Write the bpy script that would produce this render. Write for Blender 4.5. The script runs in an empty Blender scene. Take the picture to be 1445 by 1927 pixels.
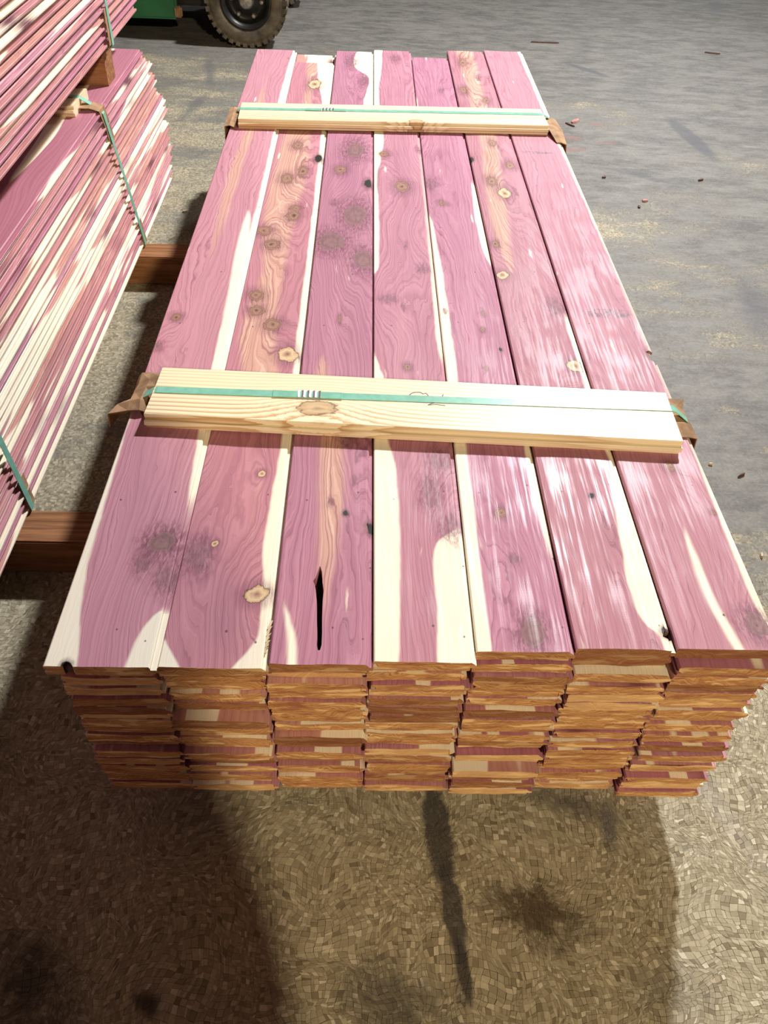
import bpy, bmesh, math, random
from mathutils import Vector, Matrix, noise as mnoise
random.seed(7)
D=bpy.data; C=bpy.context.scene.collection; PI=math.pi

# ------------------------------------------------------------------ camera
FPX=1525.66
PITCH,YAW,ROLL=0.7771587,0.0436193,0.0498520
CAMLOC=Vector((-0.0796093,-0.5699707,0.8030769))
cp,sp=math.cos(PITCH),math.sin(PITCH)
FW=Vector((math.sin(YAW)*cp,math.cos(YAW)*cp,-sp))
r0=Vector((math.cos(YAW),-math.sin(YAW),0)); u0=r0.cross(FW)
RT=r0*math.cos(ROLL)+u0*math.sin(ROLL); UP=u0*math.cos(ROLL)-r0*math.sin(ROLL)
cd=D.cameras.new('camera'); cam=D.objects.new('camera',cd); C.objects.link(cam)
cd.sensor_fit='HORIZONTAL'; cd.sensor_width=36; cd.lens=36*FPX/1445; cd.clip_start=.01
m=Matrix((RT,UP,-FW)).transposed().to_4x4(); m.translation=CAMLOC; cam.matrix_world=m
bpy.context.scene.camera=cam

# ------------------------------------------------------------------ world, lamps, exposure
w=D.worlds.new('world'); bpy.context.scene.world=w; w.use_nodes=True
bg=w.node_tree.nodes['Background']; bg.inputs[0].default_value=(1,.86,.70,1); bg.inputs[1].default_value=.045
def lamp(name,loc,tgt,power,col,size):
    l=D.lights.new(name,'AREA'); l.shape='DISK'; l.size=size; l.energy=power; l.color=col
    o=D.objects.new(name,l); C.objects.link(o); o.location=loc
    o.rotation_euler=(Vector(tgt)-Vector(loc)).to_track_quat('-Z','Y').to_euler(); return o
lamp('high_bay_lamp',(1.485,3.65,3.3),(0.1,1.2,-.2),370,(.97,.98,1),.26)
lamp('warm_high_bay_lamp',(1.77,-4.6,3.3),(0,.3,-.2),290,(1,.81,.53),.34)
lamp('far_high_bay_lamp',(3.2,9.0,3.6),(1.2,4,-.4),110,(.93,.97,1),.4)
vs=bpy.context.scene.view_settings
vs.view_transform='Standard'; vs.look='None'; vs.exposure=0; vs.gamma=1; vs.use_curve_mapping=False

FZ=-.441          # floor height; the top of the strapped bundle is z = 0
def P(x,y,z=0.0): # where a sight line of the photograph meets the level plane z
    d=FW+RT*((x-722.5)/FPX)-UP*((y-963.5)/FPX)
    return CAMLOC+d*((z-CAMLOC.z)/d.z)
def ppm(v): return FPX/((v-CAMLOC).dot(FW))

# ------------------------------------------------------------------ tagging
def tag(o,label=None,cat=None,group=None,kind=None):
    if label: o['label']=label
    if cat: o['category']=cat
    if group: o['group']=group
    if kind: o['kind']=kind
    return o
def link(name,me,parent=None,loc=(0,0,0),rot=(0,0,0)):
    o=D.objects.new(name,me); C.objects.link(o); o.parent=parent; o.location=loc; o.rotation_euler=rot; return o
def empty(name,loc=(0,0,0)):
    o=D.objects.new(name,None); C.objects.link(o); o.location=loc; o.empty_display_size=.1; return o
def mesh(name,vs_,fs,mats,mi=None,smooth=False):
    me=D.meshes.new(name); me.from_pydata([tuple(v) for v in vs_],[],fs)
    for m_ in mats: me.materials.append(m_)
    if mi: me.polygons.foreach_set('material_index',mi)
    if smooth: me.polygons.foreach_set('use_smooth',[True]*len(fs))
    me.validate(); me.update(); return me
def bm_mesh(name,bm,mats,smooth=False):
    me=D.meshes.new(name); bm.to_mesh(me); bm.free()
    for m_ in mats: me.materials.append(m_)
    if smooth: me.polygons.foreach_set('use_smooth',[True]*len(me.polygons))
    return me

# ------------------------------------------------------------------ node helper
class NT:
    def __init__(s,name):
        s.m=D.materials.new(name); s.m.use_nodes=True; s.t=s.m.node_tree; s.t.nodes.clear()
        s.out=s.t.nodes.new('ShaderNodeOutputMaterial'); s.b=s.t.nodes.new('ShaderNodeBsdfPrincipled')
        s.t.links.new(s.b.outputs[0],s.out.inputs[0])
    def set(s,sock,v):
        if v is None: return
        if isinstance(v,bpy.types.NodeSocket): s.t.links.new(v,sock)
        else:
            if sock.type=='RGBA' and len(v)==3: v=(*v,1)
            sock.default_value=v
    def n(s,typ,ins=(),**kw):
        nd=s.t.nodes.new('ShaderNode'+typ)
        for k,v in kw.items(): setattr(nd,k,v)
        if isinstance(ins,dict):
            for k,v in ins.items(): s.set(nd.inputs[k],v)
        else:
            for i,v in enumerate(ins): s.set(nd.inputs[i],v)
        return nd
    def ma(s,op,a,b=None,c=None,clamp=False):
        nd=s.n('Math',[a,b,c] if c is not None else ([a,b] if b is not None else [a]),operation=op); nd.use_clamp=clamp; return nd.outputs[0]
    def vm(s,op,a,b=None,out=0):
        nd=s.n('VectorMath',[a,b] if b is not None else [a],operation=op); return nd.outputs[out]
    def length(s,a): return s.n('VectorMath',[a],operation='LENGTH').outputs[1]
    def dot(s,a,b): return s.n('VectorMath',[a,b],operation='DOT_PRODUCT').outputs[1]
    def mapn(s,v,loc=(0,0,0),sc=(1,1,1),rot=(0,0,0),vt='POINT'):
        return s.n('Mapping',[v,loc,rot,sc],vector_type=vt).outputs[0]
    def noise(s,v,scale=1,detail=2,rough=.5,dist=0,d1=None,col=False):
        if d1 is not None:
            nd=s.n('TexNoise',noise_dimensions='1D'); s.set(nd.inputs['W'],d1)
        else:
            nd=s.n('TexNoise'); s.set(nd.inputs['Vector'],v)
        s.set(nd.inputs['Scale'],scale); s.set(nd.inputs['Detail'],detail); s.set(nd.inputs['Roughness'],rough); s.set(nd.inputs['Distortion'],dist)
        return nd.outputs[1 if col else 0]
    def ss(s,v,a,b,lo=0,hi=1):   # smooth step
        nd=s.n('MapRange',interpolation_type='SMOOTHSTEP'); 
        for i,x in enumerate((v,a,b,lo,hi)): s.set(nd.inputs[i],x)
        return nd.outputs[0]
    def mix(s,f,a,b,bt='MIX'):
        nd=s.n('Mix',data_type='RGBA',blend_type=bt); nd.clamp_factor=True
        s.set(nd.inputs[0],f); s.set(nd.inputs[6],a); s.set(nd.inputs[7],b); return nd.outputs[2]
    def ramp(s,f,pts):
        nd=s.n('ValToRGB',[f]); e=nd.color_ramp.elements
        while len(e)<len(pts): e.new(.5)
        for i,(p_,c_) in enumerate(pts): e[i].position=p_; e[i].color=(*c_,1)
        return nd.outputs[0]
    def curve(s,f,pts):
        nd=s.n('FloatCurve',[1,f]); cu=nd.mapping.curves[0]; nd.mapping.use_clip=False
        pts=sorted(pts); 
        while len(cu.points)<len(pts): cu.points.new(.5,.5)
        for i,(a,b) in enumerate(pts): cu.points[i].location=(a,b); cu.points[i].handle_type='AUTO_CLAMPED'
        nd.mapping.update(); return nd.outputs[0]
    def bump(s,h,strength=.3,dist=.001):
        nd=s.n('Bump',{'Strength':strength,'Distance':dist,'Height':h}); s.set(s.b.inputs['Normal'],nd.outputs[0])
    def fin(s,col,rough=.5,spec=.5):
        s.set(s.b.inputs['Base Color'],col); s.set(s.b.inputs['Roughness'],rough); s.set(s.b.inputs['Specular IOR Level'],spec); return s.m

PINK=(.54,.275,.33); PINKD=(.40,.17,.215); PURP=(.17,.050,.085); CREAM=(.86,.79,.64); TAN=(.58,.32,.185); BROWN=(.24,.105,.055); BLACK=(.012,.006,.004)
L=2.44
def grain(t,xs,p,F,hue=PINK,dark=PINKD,amount=1.0):
    """heartwood colour from the ring field F (metres across the board)"""
    rings=t.noise(None,1,3,.65,0,d1=t.ma('MULTIPLY',F,190))
    lines=t.noise(None,1,2,.6,0,d1=t.ma('MULTIPLY',F,470))
    fine=t.noise(t.mapn(p,sc=(900,9,300)),1,2,.6)
    broad=t.noise(t.mapn(p,sc=(22,2.2,22)),1,3,.6)
    c=t.mix(t.ma('MULTIPLY',t.ss(rings,.34,.70),.75),hue,dark)
    c=t.mix(t.ma('MULTIPLY',t.ss(lines,.60,.72),.50*amount),c,PURP)
    c=t.mix(t.ma('MULTIPLY',t.ss(broad,.42,.75),.35),c,dark)
    c=t.mix(t.ma('MULTIPLY',t.ss(broad,.48,.22),.35),c,tuple(min(1,h*1.28+.02) for h in hue))
    c=t.mix(t.ma('MULTIPLY',t.ss(fine,.42,.74),.26),c,dark)
    return c,fine,rings

# ------------------------------------------------------------------ the seven boards on top: one material each, knots and sapwood where they are
def yt(row): return P(700,row).y
def cedar_top(name,x0,y0,wd,off,knots,sapL,sapR,streak=(),tan=(),smear=(),hue=PINK,dark=PINKD,gloss=0.0):
    t=NT(name)
    tc=t.n('TexCoord').outputs['Object']
    kj=t.ma('MULTIPLY',t.ma('SUBTRACT',t.noise(t.mapn(tc,loc=(off,0,0),sc=(75,45,1)),1,3,.65),.5),1.15)
    big=t.noise(t.mapn(tc,loc=(off*3.1,off,0),sc=(16,3.2,1)),1,2,.5,0,col=True)
    q=t.n('VectorMath',[t.vm('SUBTRACT',big,(.5,.5,.5)),(.010,.012,0)],operation='MULTIPLY').outputs[0]
    med=t.noise(t.mapn(tc,sc=(90,55,1)),1,1,.5,0,col=True)
    q2=t.n('VectorMath',[t.vm('SUBTRACT',med,(.5,.5,.5)),(.005,.006,0)],operation='MULTIPLY').outputs[0]
    pw=t.vm('ADD',t.vm('ADD',tc,q),q2)
    sx=t.n('SeparateXYZ',[tc]); x,y=sx.outputs[0],sx.outputs[1]
    tt=t.ma('DIVIDE',y,L)
    low=t.noise(t.mapn(tc,loc=(0,off*7,0),sc=(9,1.7,1)),1,2,.5)
    F=t.ma('ADD',x,t.ma('MULTIPLY',low,.11))
    mn={'B':None,'P':None,'H':None,'R':None,'D':None}
    for (kx,ky,rp,el,ty) in knots:
        v=P(kx,ky); r=rp/ppm(v)*(.88 if ty=='B' else 1); el=el*.85*(v-CAMLOC).length/CAMLOC.z; cx,cy=v.x-x0,v.y-y0
        a=t.n('Mapping',[pw,(-cx/r,-cy/(r*el),0),(0,0,0),(1/r,1/(r*el),0)]).outputs[0]
        d=t.length(a)
        d_=d if mn[ty] is None else t.ma('MINIMUM',mn[ty],d); mn[ty]=d_
        if ty!='H' or rp>8:
            e=t.n('VectorMath',[a,(.42,.20,0)],operation='MULTIPLY').outputs[0]
            dd=t.dot(e,e); F=t.ma('MULTIPLY_ADD',t.ma('POWER',.42,dd),max(-.05,-2.3*r)*(1 if int(kx)%2 else -1),F)
    F2=t.ma('ADD',F,t.ma('MULTIPLY',t.noise(t.mapn(tc,sc=(60,14,1)),1,2,.5),.012))
    for ty in mn:
        if mn[ty] is not None: mn[ty]=t.ma('ADD',mn[ty],kj)
    c,fine,rings=grain(t,x,pw,F2,hue,dark)
    def band(pts,side):
        ps=[]
        for row,px in pts:
            Y=yt(row); ps.append(((Y-y0)/L, px/ppm(Vector((x0,Y,0)))/.13))
        return ps
    nz=t.ma('MULTIPLY',t.ma('SUBTRACT',t.noise(t.mapn(pw,sc=(12,9,1)),1,3,.6),.5),.07)
    if tan:
        cc=t.curve(tt,[((yt(r)-y0)/L,cx_) for r,cx_,hw in tan]); hw=t.curve(tt,[((yt(r)-y0)/L,hw_) for r,cx_,hw_ in tan])
        dx=t.ma('ABSOLUTE',t.ma('SUBTRACT',t.ma('ADD',t.ma('DIVIDE',x,wd),t.ma('MULTIPLY',nz,2)),cc))
        tm=t.ss(t.ma('SUBTRACT',dx,hw),.06,-.10)
        tcol=t.ramp(rings,[(.3,(.72,.50,.36)),(.5,(.58,.345,.24)),(.7,(.33,.15,.11))])
        c=t.mix(t.ma('MULTIPLY',tm,.72),c,tcol)
    sap=None
    f=t.ma('DIVIDE',x,.13)
    for pts,side in ((sapL,0),(sapR,1)):
        if not pts: continue
        cu=t.curve(tt,band(pts,side))
        dist=f if side==0 else t.ma('SUBTRACT',wd/.13,f)
        s_=t.ma('SUBTRACT',t.ma('ADD',dist,nz),cu)
        mk=t.ma('MULTIPLY',t.ss(s_,.02,-.02),t.ss(cu,.0,.03)); sap=mk if sap is None else t.ma('MAXIMUM',sap,mk)
    if streak:
        cc=t.curve(tt,[((yt(r)-y0)/L,(P(cx_,r).x-x0)/.13) for r,cx_,hw in streak]); hw=t.curve(tt,[((yt(r)-y0)/L,hw_/ppm(P(cx_,r))/.13) for r,cx_,hw_ in streak])
        dx=t.ma('ABSOLUTE',t.ma('SUBTRACT',t.ma('ADD',f,t.ma('MULTIPLY',nz,.6)),cc)); mk=t.ma('MULTIPLY',t.ss(t.ma('SUBTRACT',dx,hw),.03,-.03),t.ss(hw,0,.02))
        sap=mk if sap is None else t.ma('MAXIMUM',sap,mk)
    sc=t.mix(t.ma('MULTIPLY',t.ss(fine,.35,.7),.28),CREAM,(.60,.43,.25))
    # flecks of sapwood
    fl=t.ss(t.noise(t.mapn(pw,loc=(off,off*2,0),sc=(48,7,1)),1,1,.5),.725,.77); sap2=fl if sap is None else t.ma('MAXIMUM',sap,t.ma('MULTIPLY',fl,.8))
    c=t.mix(sap2,c,sc)
    if mn['P'] is not None:
        hz=t.ss(mn['P'],1.7,.5); fz=t.noise(t.mapn(pw,sc=(240,60,1)),1,3,.75)
        c=t.mix(t.ma('MULTIPLY',hz,t.ss(fz,.34,.66,.10,.85)),c,PURP)
        c=t.mix(t.ma('MULTIPLY',t.ss(mn['P'],.80,.55),.40),c,(.22,.11,.12))
    if mn['D'] is not None:
        d=mn['D']; fz=t.noise(t.mapn(pw,sc=(230,60,1)),1,2,.7)
        c=t.mix(t.ma('MULTIPLY',t.ss(d,2.6,1.0),t.ss(fz,.36,.62,.10,.8)),c,PURP)
        c=t.mix(t.ma('MULTIPLY',t.ss(d,1.06,.9),.82),c,t.ramp(t.ma('ADD',t.ma('MULTIPLY',d,.6),t.ma('MULTIPLY',fz,.25)),[(0,(.15,.07,.06)),(.3,(.24,.13,.125)),(.5,(.17,.085,.085)),(.65,(.25,.13,.13)),(.75,(.11,.045,.05))]))
    for ty in ('B','R'):
        if mn[ty] is None: continue
        d=mn[ty]; c=t.mix(t.ma('MULTIPLY',t.ss(d,2.6,.9),t.ss(fine,.3,.65,.15,.7)),c,PURP)
        if ty=='B': kc=t.ramp(t.ma('MULTIPLY',d,.7),[(0,(.07,.03,.02)),(.15,(.24,.12,.08)),(.35,(.34,.19,.13)),(.5,(.20,.09,.065)),(.64,(.33,.17,.11)),(.72,(.06,.025,.02))])
        else: kc=t.ramp(t.ma('MULTIPLY',d,.7),[(0,(.22,.09,.05)),(.22,(.40,.24,.15)),(.48,(.66,.48,.30)),(.64,(.50,.33,.17)),(.71,(.05,.025,.015))])
        c=t.mix(t.ma('MULTIPLY',t.ss(d,1.12,.96),.9 if ty=='B' else 1),c,kc)
    if mn['H'] is not None:
        c=t.mix(t.ma('MULTIPLY',t.ss(mn['H'],1.9,.9),.6),c,(.10,.04,.035)); c=t.mix(t.ss(mn['H'],1.0,.8),c,BLACK)
    for (ax,ay,bx_,by_,hx,amt) in smear:   # grey rub marks across the board
        a,b_=P(ax,ay),P(bx_,by_); cx,cy=(a.x+b_.x)/2-x0,(a.y+b_.y)/2-y0; hl=abs(b_.x-a.x)/2
        mm=t.length(t.n('Mapping',[tc,(-cx/hl,-cy/hx,0),(0,0,0),(1/hl,1/hx,0)]).outputs[0])
        sn=t.noise(t.mapn(tc,sc=(160,60,1)),1,2,.6)
        c=t.mix(t.ma('MULTIPLY',t.ma('MULTIPLY',t.ss(mm,1.1,.6),t.ss(sn,.40,.62)),amt),c,(.12,.10,.12))
    # tiny pin specks
    vo=t.n('TexVoronoi',{'Vector':t.mapn(tc,sc=(1,.8,1)),'Scale':26.0}).outputs[0]
    c=t.mix(t.ma('MULTIPLY',t.ss(vo,.055,.035),.8),c,(.10,.03,.04))
    stk=t.noise(t.mapn(tc,loc=(off,0,0),sc=(170,5,1)),1,3,.6)
    blot=t.noise(t.mapn(tc,sc=(14,9,1)),1,2,.5)
    rg=t.ss(t.ma('ADD',t.ma('MULTIPLY',stk,.6),t.ma('MULTIPLY',blot,.4)),.44,.60,.70-.04*gloss,.50-.20*gloss)
    h=t.ma('ADD',t.ma('MULTIPLY',fine,.5),t.ma('ADD',t.ma('MULTIPLY',stk,.8),t.ma('MULTIPLY',t.noise(t.mapn(tc,sc=(20,700,1)),1,1,.5),.25)))
    t.bump(h,.35,.0006)
    t.fin(c,rg,.30)
    return t.m

# ------------------------------------------------------------------ shared materials
def cedar_plain(name,hue,dark,thr=.50):
    t=NT(name); oi=t.n('ObjectInfo').outputs['Random']; tc=t.n('TexCoord').outputs['Object']
    off=t.n('CombineXYZ',[t.ma('MULTIPLY',oi,3.7),t.ma('MULTIPLY',oi,91.0),t.ma('MULTIPLY',oi,17.0)]).outputs[0]
    p=t.vm('ADD',tc,off); s=t.n('SeparateXYZ',[tc])
    low=t.noise(t.mapn(p,sc=(9,1.8,9)),1,2,.5)
    F=t.ma('ADD',t.ma('ADD',s.outputs[0],t.ma('MULTIPLY',s.outputs[2],.9)),t.ma('MULTIPLY',low,.12))
    c,fine,rings=grain(t,None,p,F,hue,dark,.8)
    tw=t.ma('FRACT',t.ma('MULTIPLY',oi,57.3))
    c=t.mix(t.ss(tw,.35,.6,0,.45),c,t.mix(rings,(.55,.27,.19),(.38,.14,.12)))
    c=t.mix(t.ss(tw,.30,.1,0,.45),c,(.36,.10,.16))
    sn=t.noise(t.mapn(p,sc=(16,1.1,34)),1,2,.5)
    mk=t.ss(sn,thr+.012,thr+.035)
    sc=t.mix(t.ma('MULTIPLY',t.ss(fine,.35,.7),.35),CREAM,(.64,.42,.20))
    c=t.mix(mk,c,sc)
    kn=t.n('TexVoronoi',{'Vector':t.mapn(p,sc=(7,3.2,7)),'Scale':1.0}).outputs[0]
    c=t.mix(t.ss(kn,.16,.05),c,(.16,.06,.045)); c=t.mix(t.ma('MULTIPLY',t.ss(kn,.3,.1),.5),c,PURP)
    t.bump(fine,.3,.0006); return t.fin(c,.5,.4)
M={}
M['cedar']=[cedar_plain('cedar_pink',PINK,PINKD,.56),cedar_plain('cedar_mauve',(.50,.24,.28),(.33,.13,.17),.56),cedar_plain('cedar_sapwood',(.60,.34,.31),(.46,.22,.20),.475)]
def cedar_end():
    t=NT('cedar_end_grain'); oi=t.n('ObjectInfo').outputs['Random']; tc=t.n('TexCoord').outputs['Object']
    off=t.n('CombineXYZ',[t.ma('MULTIPLY',oi,31.7),0,t.ma('MULTIPLY',oi,17.0)]).outputs[0]
    p=t.vm('ADD',tc,off)
    ang=t.ma('MULTIPLY',t.ma('SUBTRACT',oi,.5),2.6)
    s=t.n('SeparateXYZ',[tc]); 
    r=t.ma('ADD',t.ma('MULTIPLY',s.outputs[0],t.ma('MULTIPLY',ang,.35)),t.ma('MULTIPLY',s.outputs[2],1.0))
    F=t.ma('ADD',r,t.ma('MULTIPLY',t.noise(t.mapn(p,sc=(22,1,22)),1,2,.5),.055))
    rings=t.noise(None,1,2,.6,0,d1=t.ma('ADD',t.ma('MULTIPLY',F,420),t.ma('MULTIPLY',oi,50)))
    saw=t.noise(t.mapn(p,sc=(160,1,420),rot=(0,.5,0)),1,3,.7)
    bl=t.noise(t.mapn(p,sc=(17,1,110),rot=(0,.12,0)),1,2,.5)
    c=t.mix(t.ss(rings,.35,.65),(.60,.34,.145),(.40,.18,.065))
    c=t.mix(t.ma('MULTIPLY',t.ss(saw,.5,.75),.6),c,(.19,.07,.03))
    c=t.mix(t.ma('MULTIPLY',t.ss(saw,.42,.25),.6),c,(.70,.46,.23))
    c=t.mix(t.ma('MULTIPLY',t.ss(bl,.55,.62),.8),c,(.80,.56,.28))
    c=t.mix(t.ma('MULTIPLY',t.ss(bl,.46,.36),.65),c,(.27,.09,.055))
    tw=t.ma('FRACT',t.ma('MULTIPLY',oi,77.7)); c=t.mix(t.ss(tw,.62,1,0,.75),c,(.17,.055,.028)); c=t.mix(t.ss(tw,.3,0,0,.5),c,(.80,.54,.27))
    t.bump(saw,.6,.001); return t.fin(c,.75,.25)
M['end']=cedar_end()
def pine(name,kx,ky,kw,kl):
    t=NT(name); oi=t.n('ObjectInfo').outputs['Random']; tc=t.n('TexCoord').outputs['Object']
    off=t.n('CombineXYZ',[0,t.ma('MULTIPLY',oi,31),0]).outputs[0]; p=t.vm('ADD',tc,off); s=t.n('SeparateXYZ',[tc])
    kd=t.ma('ADD',t.ma('MULTIPLY',t.ma('SUBTRACT',t.noise(t.mapn(tc,sc=(110,50,60)),1,3,.65),.5),1.1),t.length(t.n('Mapping',[tc,(-kx/kw,-ky/kl,0),(0,0,0),(1/kw,1/kl,0)]).outputs[0]))
    kn=t.ma('POWER',.5,t.ma('MULTIPLY',t.ma('MULTIPLY',kd,kd),.22))
    F=t.ma('ADD',t.ma('ADD',s.outputs[0],t.ma('MULTIPLY',s.outputs[2],.5)),t.ma('ADD',t.ma('MULTIPLY',t.noise(t.mapn(p,sc=(5,1.3,5)),1,2,.5),.05),t.ma('MULTIPLY',kn,.030)))
    rr=t.ma('FRACT',t.ma('MULTIPLY',F,105)); lw=t.ss(rr,.35,.93)
    lw=t.ma('MULTIPLY',lw,t.ss(rr,1.0,.94)); fn=t.noise(t.mapn(p,sc=(700,8,300)),1,2,.6)
    reg=t.ss(t.noise(t.mapn(tc,sc=(14,.9,4)),1,2,.5),.36,.6,.35,1)
    c=t.mix(t.ma('MULTIPLY',lw,reg),(.84,.72,.50),(.56,.36,.17))
    c=t.mix(t.ma('MULTIPLY',t.ss(fn,.5,.8),.25),c,(.50,.30,.14))
    c=t.mix(t.ma('MULTIPLY',t.ss(kd,1.5,.7),.75),c,t.ramp(t.ma('MULTIPLY',kd,.8),[(0,(.30,.17,.08)),(.35,(.55,.36,.17)),(.7,(.40,.22,.09)),(.9,(.55,.34,.15))]))
    c=t.mix(t.ma('MULTIPLY',t.ma('MULTIPLY',t.ss(kd,1.12,1.0),t.ss(kd,.86,.97)),.7),c,(.10,.05,.02))
    sm=t.noise(t.mapn(tc,sc=(50,6,1)),1,2,.6); c=t.mix(t.ma('MULTIPLY',t.ss(sm,.66,.74),.5),c,(.30,.17,.08))
    t.bump(fn,.2,.0004); return t.fin(c,.42,.4)
M['pine']=pine('pine',.090,.262,.018,.030); M['pine_far']=pine('pine_with_edge_knot',.122,.475,.016,.020)
def plain(name,col,rough=.5,metal=0,var=.25,scale=30,spec=.5,bumpd=.0006,second=None):
    t=NT(name); tc=t.n('TexCoord').outputs['Object']; nz=t.noise(tc,scale,4,.6)
    c=t.mix(t.ss(nz,.3,.7,0,1),tuple(c_*(1-var) for c_ in col),second or tuple(min(1,c_*(1+var)) for c_ in col))
    t.b.inputs['Metallic'].default_value=metal; t.bump(nz,.3,bumpd); return t.fin(c,rough,spec)
M['strap']=plain('green_plastic_strap',(.21,.48,.37),.28,0,.10,60)
M['seal']=plain('crimped_steel_seal',(.55,.55,.60),.30,.9,.1,80)
M['card']=plain('brown_cardboard',(.33,.20,.11),.8,0,.35,25,.2)
M['ink']=plain('black_ink',(.006,.006,.012),.5,0,.1)
def dunnage():
    t=NT('rough_timber'); tc=t.n('TexCoord').outputs['Object']; g=t.noise(t.mapn(tc,sc=(6,120,120)),1,4,.6); b=t.noise(tc,9,3,.5)
    c=t.mix(t.ss(g,.3,.7),(.36,.17,.075),(.17,.070,.030)); c=t.mix(t.ma('MULTIPLY',t.ss(b,.5,.7),.4),c,(.42,.24,.12)); t.bump(g,.5,.001); return t.fin(c,.75,.2)
M['dunnage']=dunnage()
M['green']=plain('green_paint',(.025,.17,.07),.35,0,.18,7)
M['dark']=plain('dark_steel',(.014,.014,.014),.5,.2,.3,12)
M['tyre']=plain('dusty_rubber',(.085,.068,.048),.8,0,.5,9,.2,second=(.19,.155,.11))
M['rim']=plain('black_rim',(.016,.015,.014),.4,.3,.4,20)
M['bolt']=plain('worn_steel',(.42,.40,.36),.4,.8,.3,60)
M['chipwood']=plain('splinter_wood',(.42,.20,.17),.7,0,.3,40)
M['palewood']=plain('pale_splinter',(.62,.48,.33),.7,0,.2,40)
M['darkwood']=plain('dark_splinter',(.09,.045,.03),.7,0,.2,40)
M['slot_black']=plain('black_slot_liner',(.012,.007,.005),.9,0,.5,150,.1)  # for the added slot liner: the shade of the depth as black colour
M['knot']=plain('loose_knot',(.07,.03,.02),.7,0,.4,90)

# ------------------------------------------------------------------ floor material
GX0,GX1,GY0,GY1=-1.18,1.02,-.46,.52     # the part of the floor whose chips are built one by one
def floor_mat(name,chips):
    t=NT(name); pos=t.n('NewGeometry').outputs['Position']
    warp=t.noise(pos,9,2,.5,0,col=True); pq=t.vm('ADD',pos,t.n('VectorMath',[t.vm('SUBTRACT',warp,(.5,.5,.5)),(.05,.05,0)],operation='MULTIPLY').outputs[0])
    if chips:
        at=t.n('VertexColor'); at.layer_name='chip_colour'; c=at.outputs[0]; edge=None
    else:
        v=t.n('TexVoronoi',{'Vector':t.mapn(pq,sc=(1,1,0)),'Scale':165.0,'Randomness':.8},distance='CHEBYCHEV'); rc=t.n('SeparateXYZ',[v.outputs[1]]).outputs[0]
        c=t.ramp(rc,[(0,(.26,.22,.145)),(.4,(.34,.295,.20)),(.75,(.40,.35,.245)),(1,(.49,.435,.32))])
        c=t.mix(t.ss(v.outputs[0],.42,.60,0,.7),c,(.15,.12,.08))
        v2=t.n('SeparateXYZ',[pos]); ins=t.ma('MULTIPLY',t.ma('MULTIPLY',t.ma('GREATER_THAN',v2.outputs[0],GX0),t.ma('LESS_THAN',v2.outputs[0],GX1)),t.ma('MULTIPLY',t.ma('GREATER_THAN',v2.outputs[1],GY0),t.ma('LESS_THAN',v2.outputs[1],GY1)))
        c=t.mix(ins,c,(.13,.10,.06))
    fine=t.noise(pos,220,3,.6); c=t.mix(t.ma('MULTIPLY',t.ss(fine,.4,.7),.22),c,(.16,.13,.09))
    s=t.n('SeparateXYZ',[pos])
    # grey wear film: drifts, heavier to the right and far away
    drift=t.noise(t.mapn(pos,sc=(1.1,2.6,1),rot=(0,0,.12)),1,5,.62); sm=t.noise(t.mapn(pos,sc=(7,17,1),rot=(0,0,.1)),1,6,.72)
    bias=t.ma('ADD',t.ss(s.outputs[0],-.3,.7,-.07,.055),t.ss(s.outputs[1],.20,.75,-.14,.03))
    bias=t.ma('ADD',bias,t.ss(s.outputs[1],3.0,4.6,0,.16))
    f=t.ma('ADD',t.ma('ADD',t.ma('MULTIPLY',drift,.62),t.ma('MULTIPLY',sm,.38)),bias)
    film=t.ss(f,.425,.575)
    gcol=t.mix(t.ss(sm,.34,.64),(.072,.072,.076),(.160,.155,.145)); 
    c=t.mix(t.ma('MULTIPLY',film,.84),c,gcol)
    lt=t.noise(t.mapn(pos,sc=(6,34,1),rot=(0,0,-.06)),1,4,.7); c=t.mix(t.ma('MULTIPLY',t.ss(lt,.60,.74),t.ma('MULTIPLY',film,.30)),c,(.36,.355,.33))
    rag=t.ma('SUBTRACT',t.noise(pos,38,4,.7),.5)
    def stain(ax,ay,bx_,by_,hw,col,amt,soft=.5,rg=1.0):
        nonlocal c
        a,b_=P(ax,ay,FZ),P(bx_,by_,FZ); ctr=(a+b_)/2; hl=(b_-a).length/2+hw; an=math.atan2(b_.y-a.y,b_.x-a.x)
        mp=t.n('Mapping',[pos,tuple(ctr),(0,0,an),(hl,hw,1)],vector_type='TEXTURE').outputs[0]
        mp=t.n('VectorMath',[mp,(1,1,0)],operation='MULTIPLY').outputs[0]
        d=t.ma('ADD',t.length(mp),t.ma('MULTIPLY',rag,rg)); c=t.mix(t.ma('MULTIPLY',t.ss(d,1.0+soft*.3,1-soft),amt),c,col)
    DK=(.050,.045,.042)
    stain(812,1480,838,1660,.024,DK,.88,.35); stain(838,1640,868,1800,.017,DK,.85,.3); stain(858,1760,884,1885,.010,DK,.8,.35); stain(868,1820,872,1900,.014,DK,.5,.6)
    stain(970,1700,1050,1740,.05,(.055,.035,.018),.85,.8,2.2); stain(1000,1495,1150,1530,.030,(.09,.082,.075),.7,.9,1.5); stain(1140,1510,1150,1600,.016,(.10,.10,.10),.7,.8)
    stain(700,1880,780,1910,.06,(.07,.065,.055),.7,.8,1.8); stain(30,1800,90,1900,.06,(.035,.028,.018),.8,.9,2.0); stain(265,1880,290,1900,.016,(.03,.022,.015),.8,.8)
    stain(1240,1860,1300,1870,.05,(.12,.115,.10),.4,.9,1.5); stain(1200,1300,1420,1620,.03,(.36,.36,.36),.25,.9)
    stain(1258,222,1345,300,.045,(.085,.083,.09),.75,.4,.5); stain(1068,120,1140,143,.030,(.085,.085,.09),.75,.5,.5)
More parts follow.
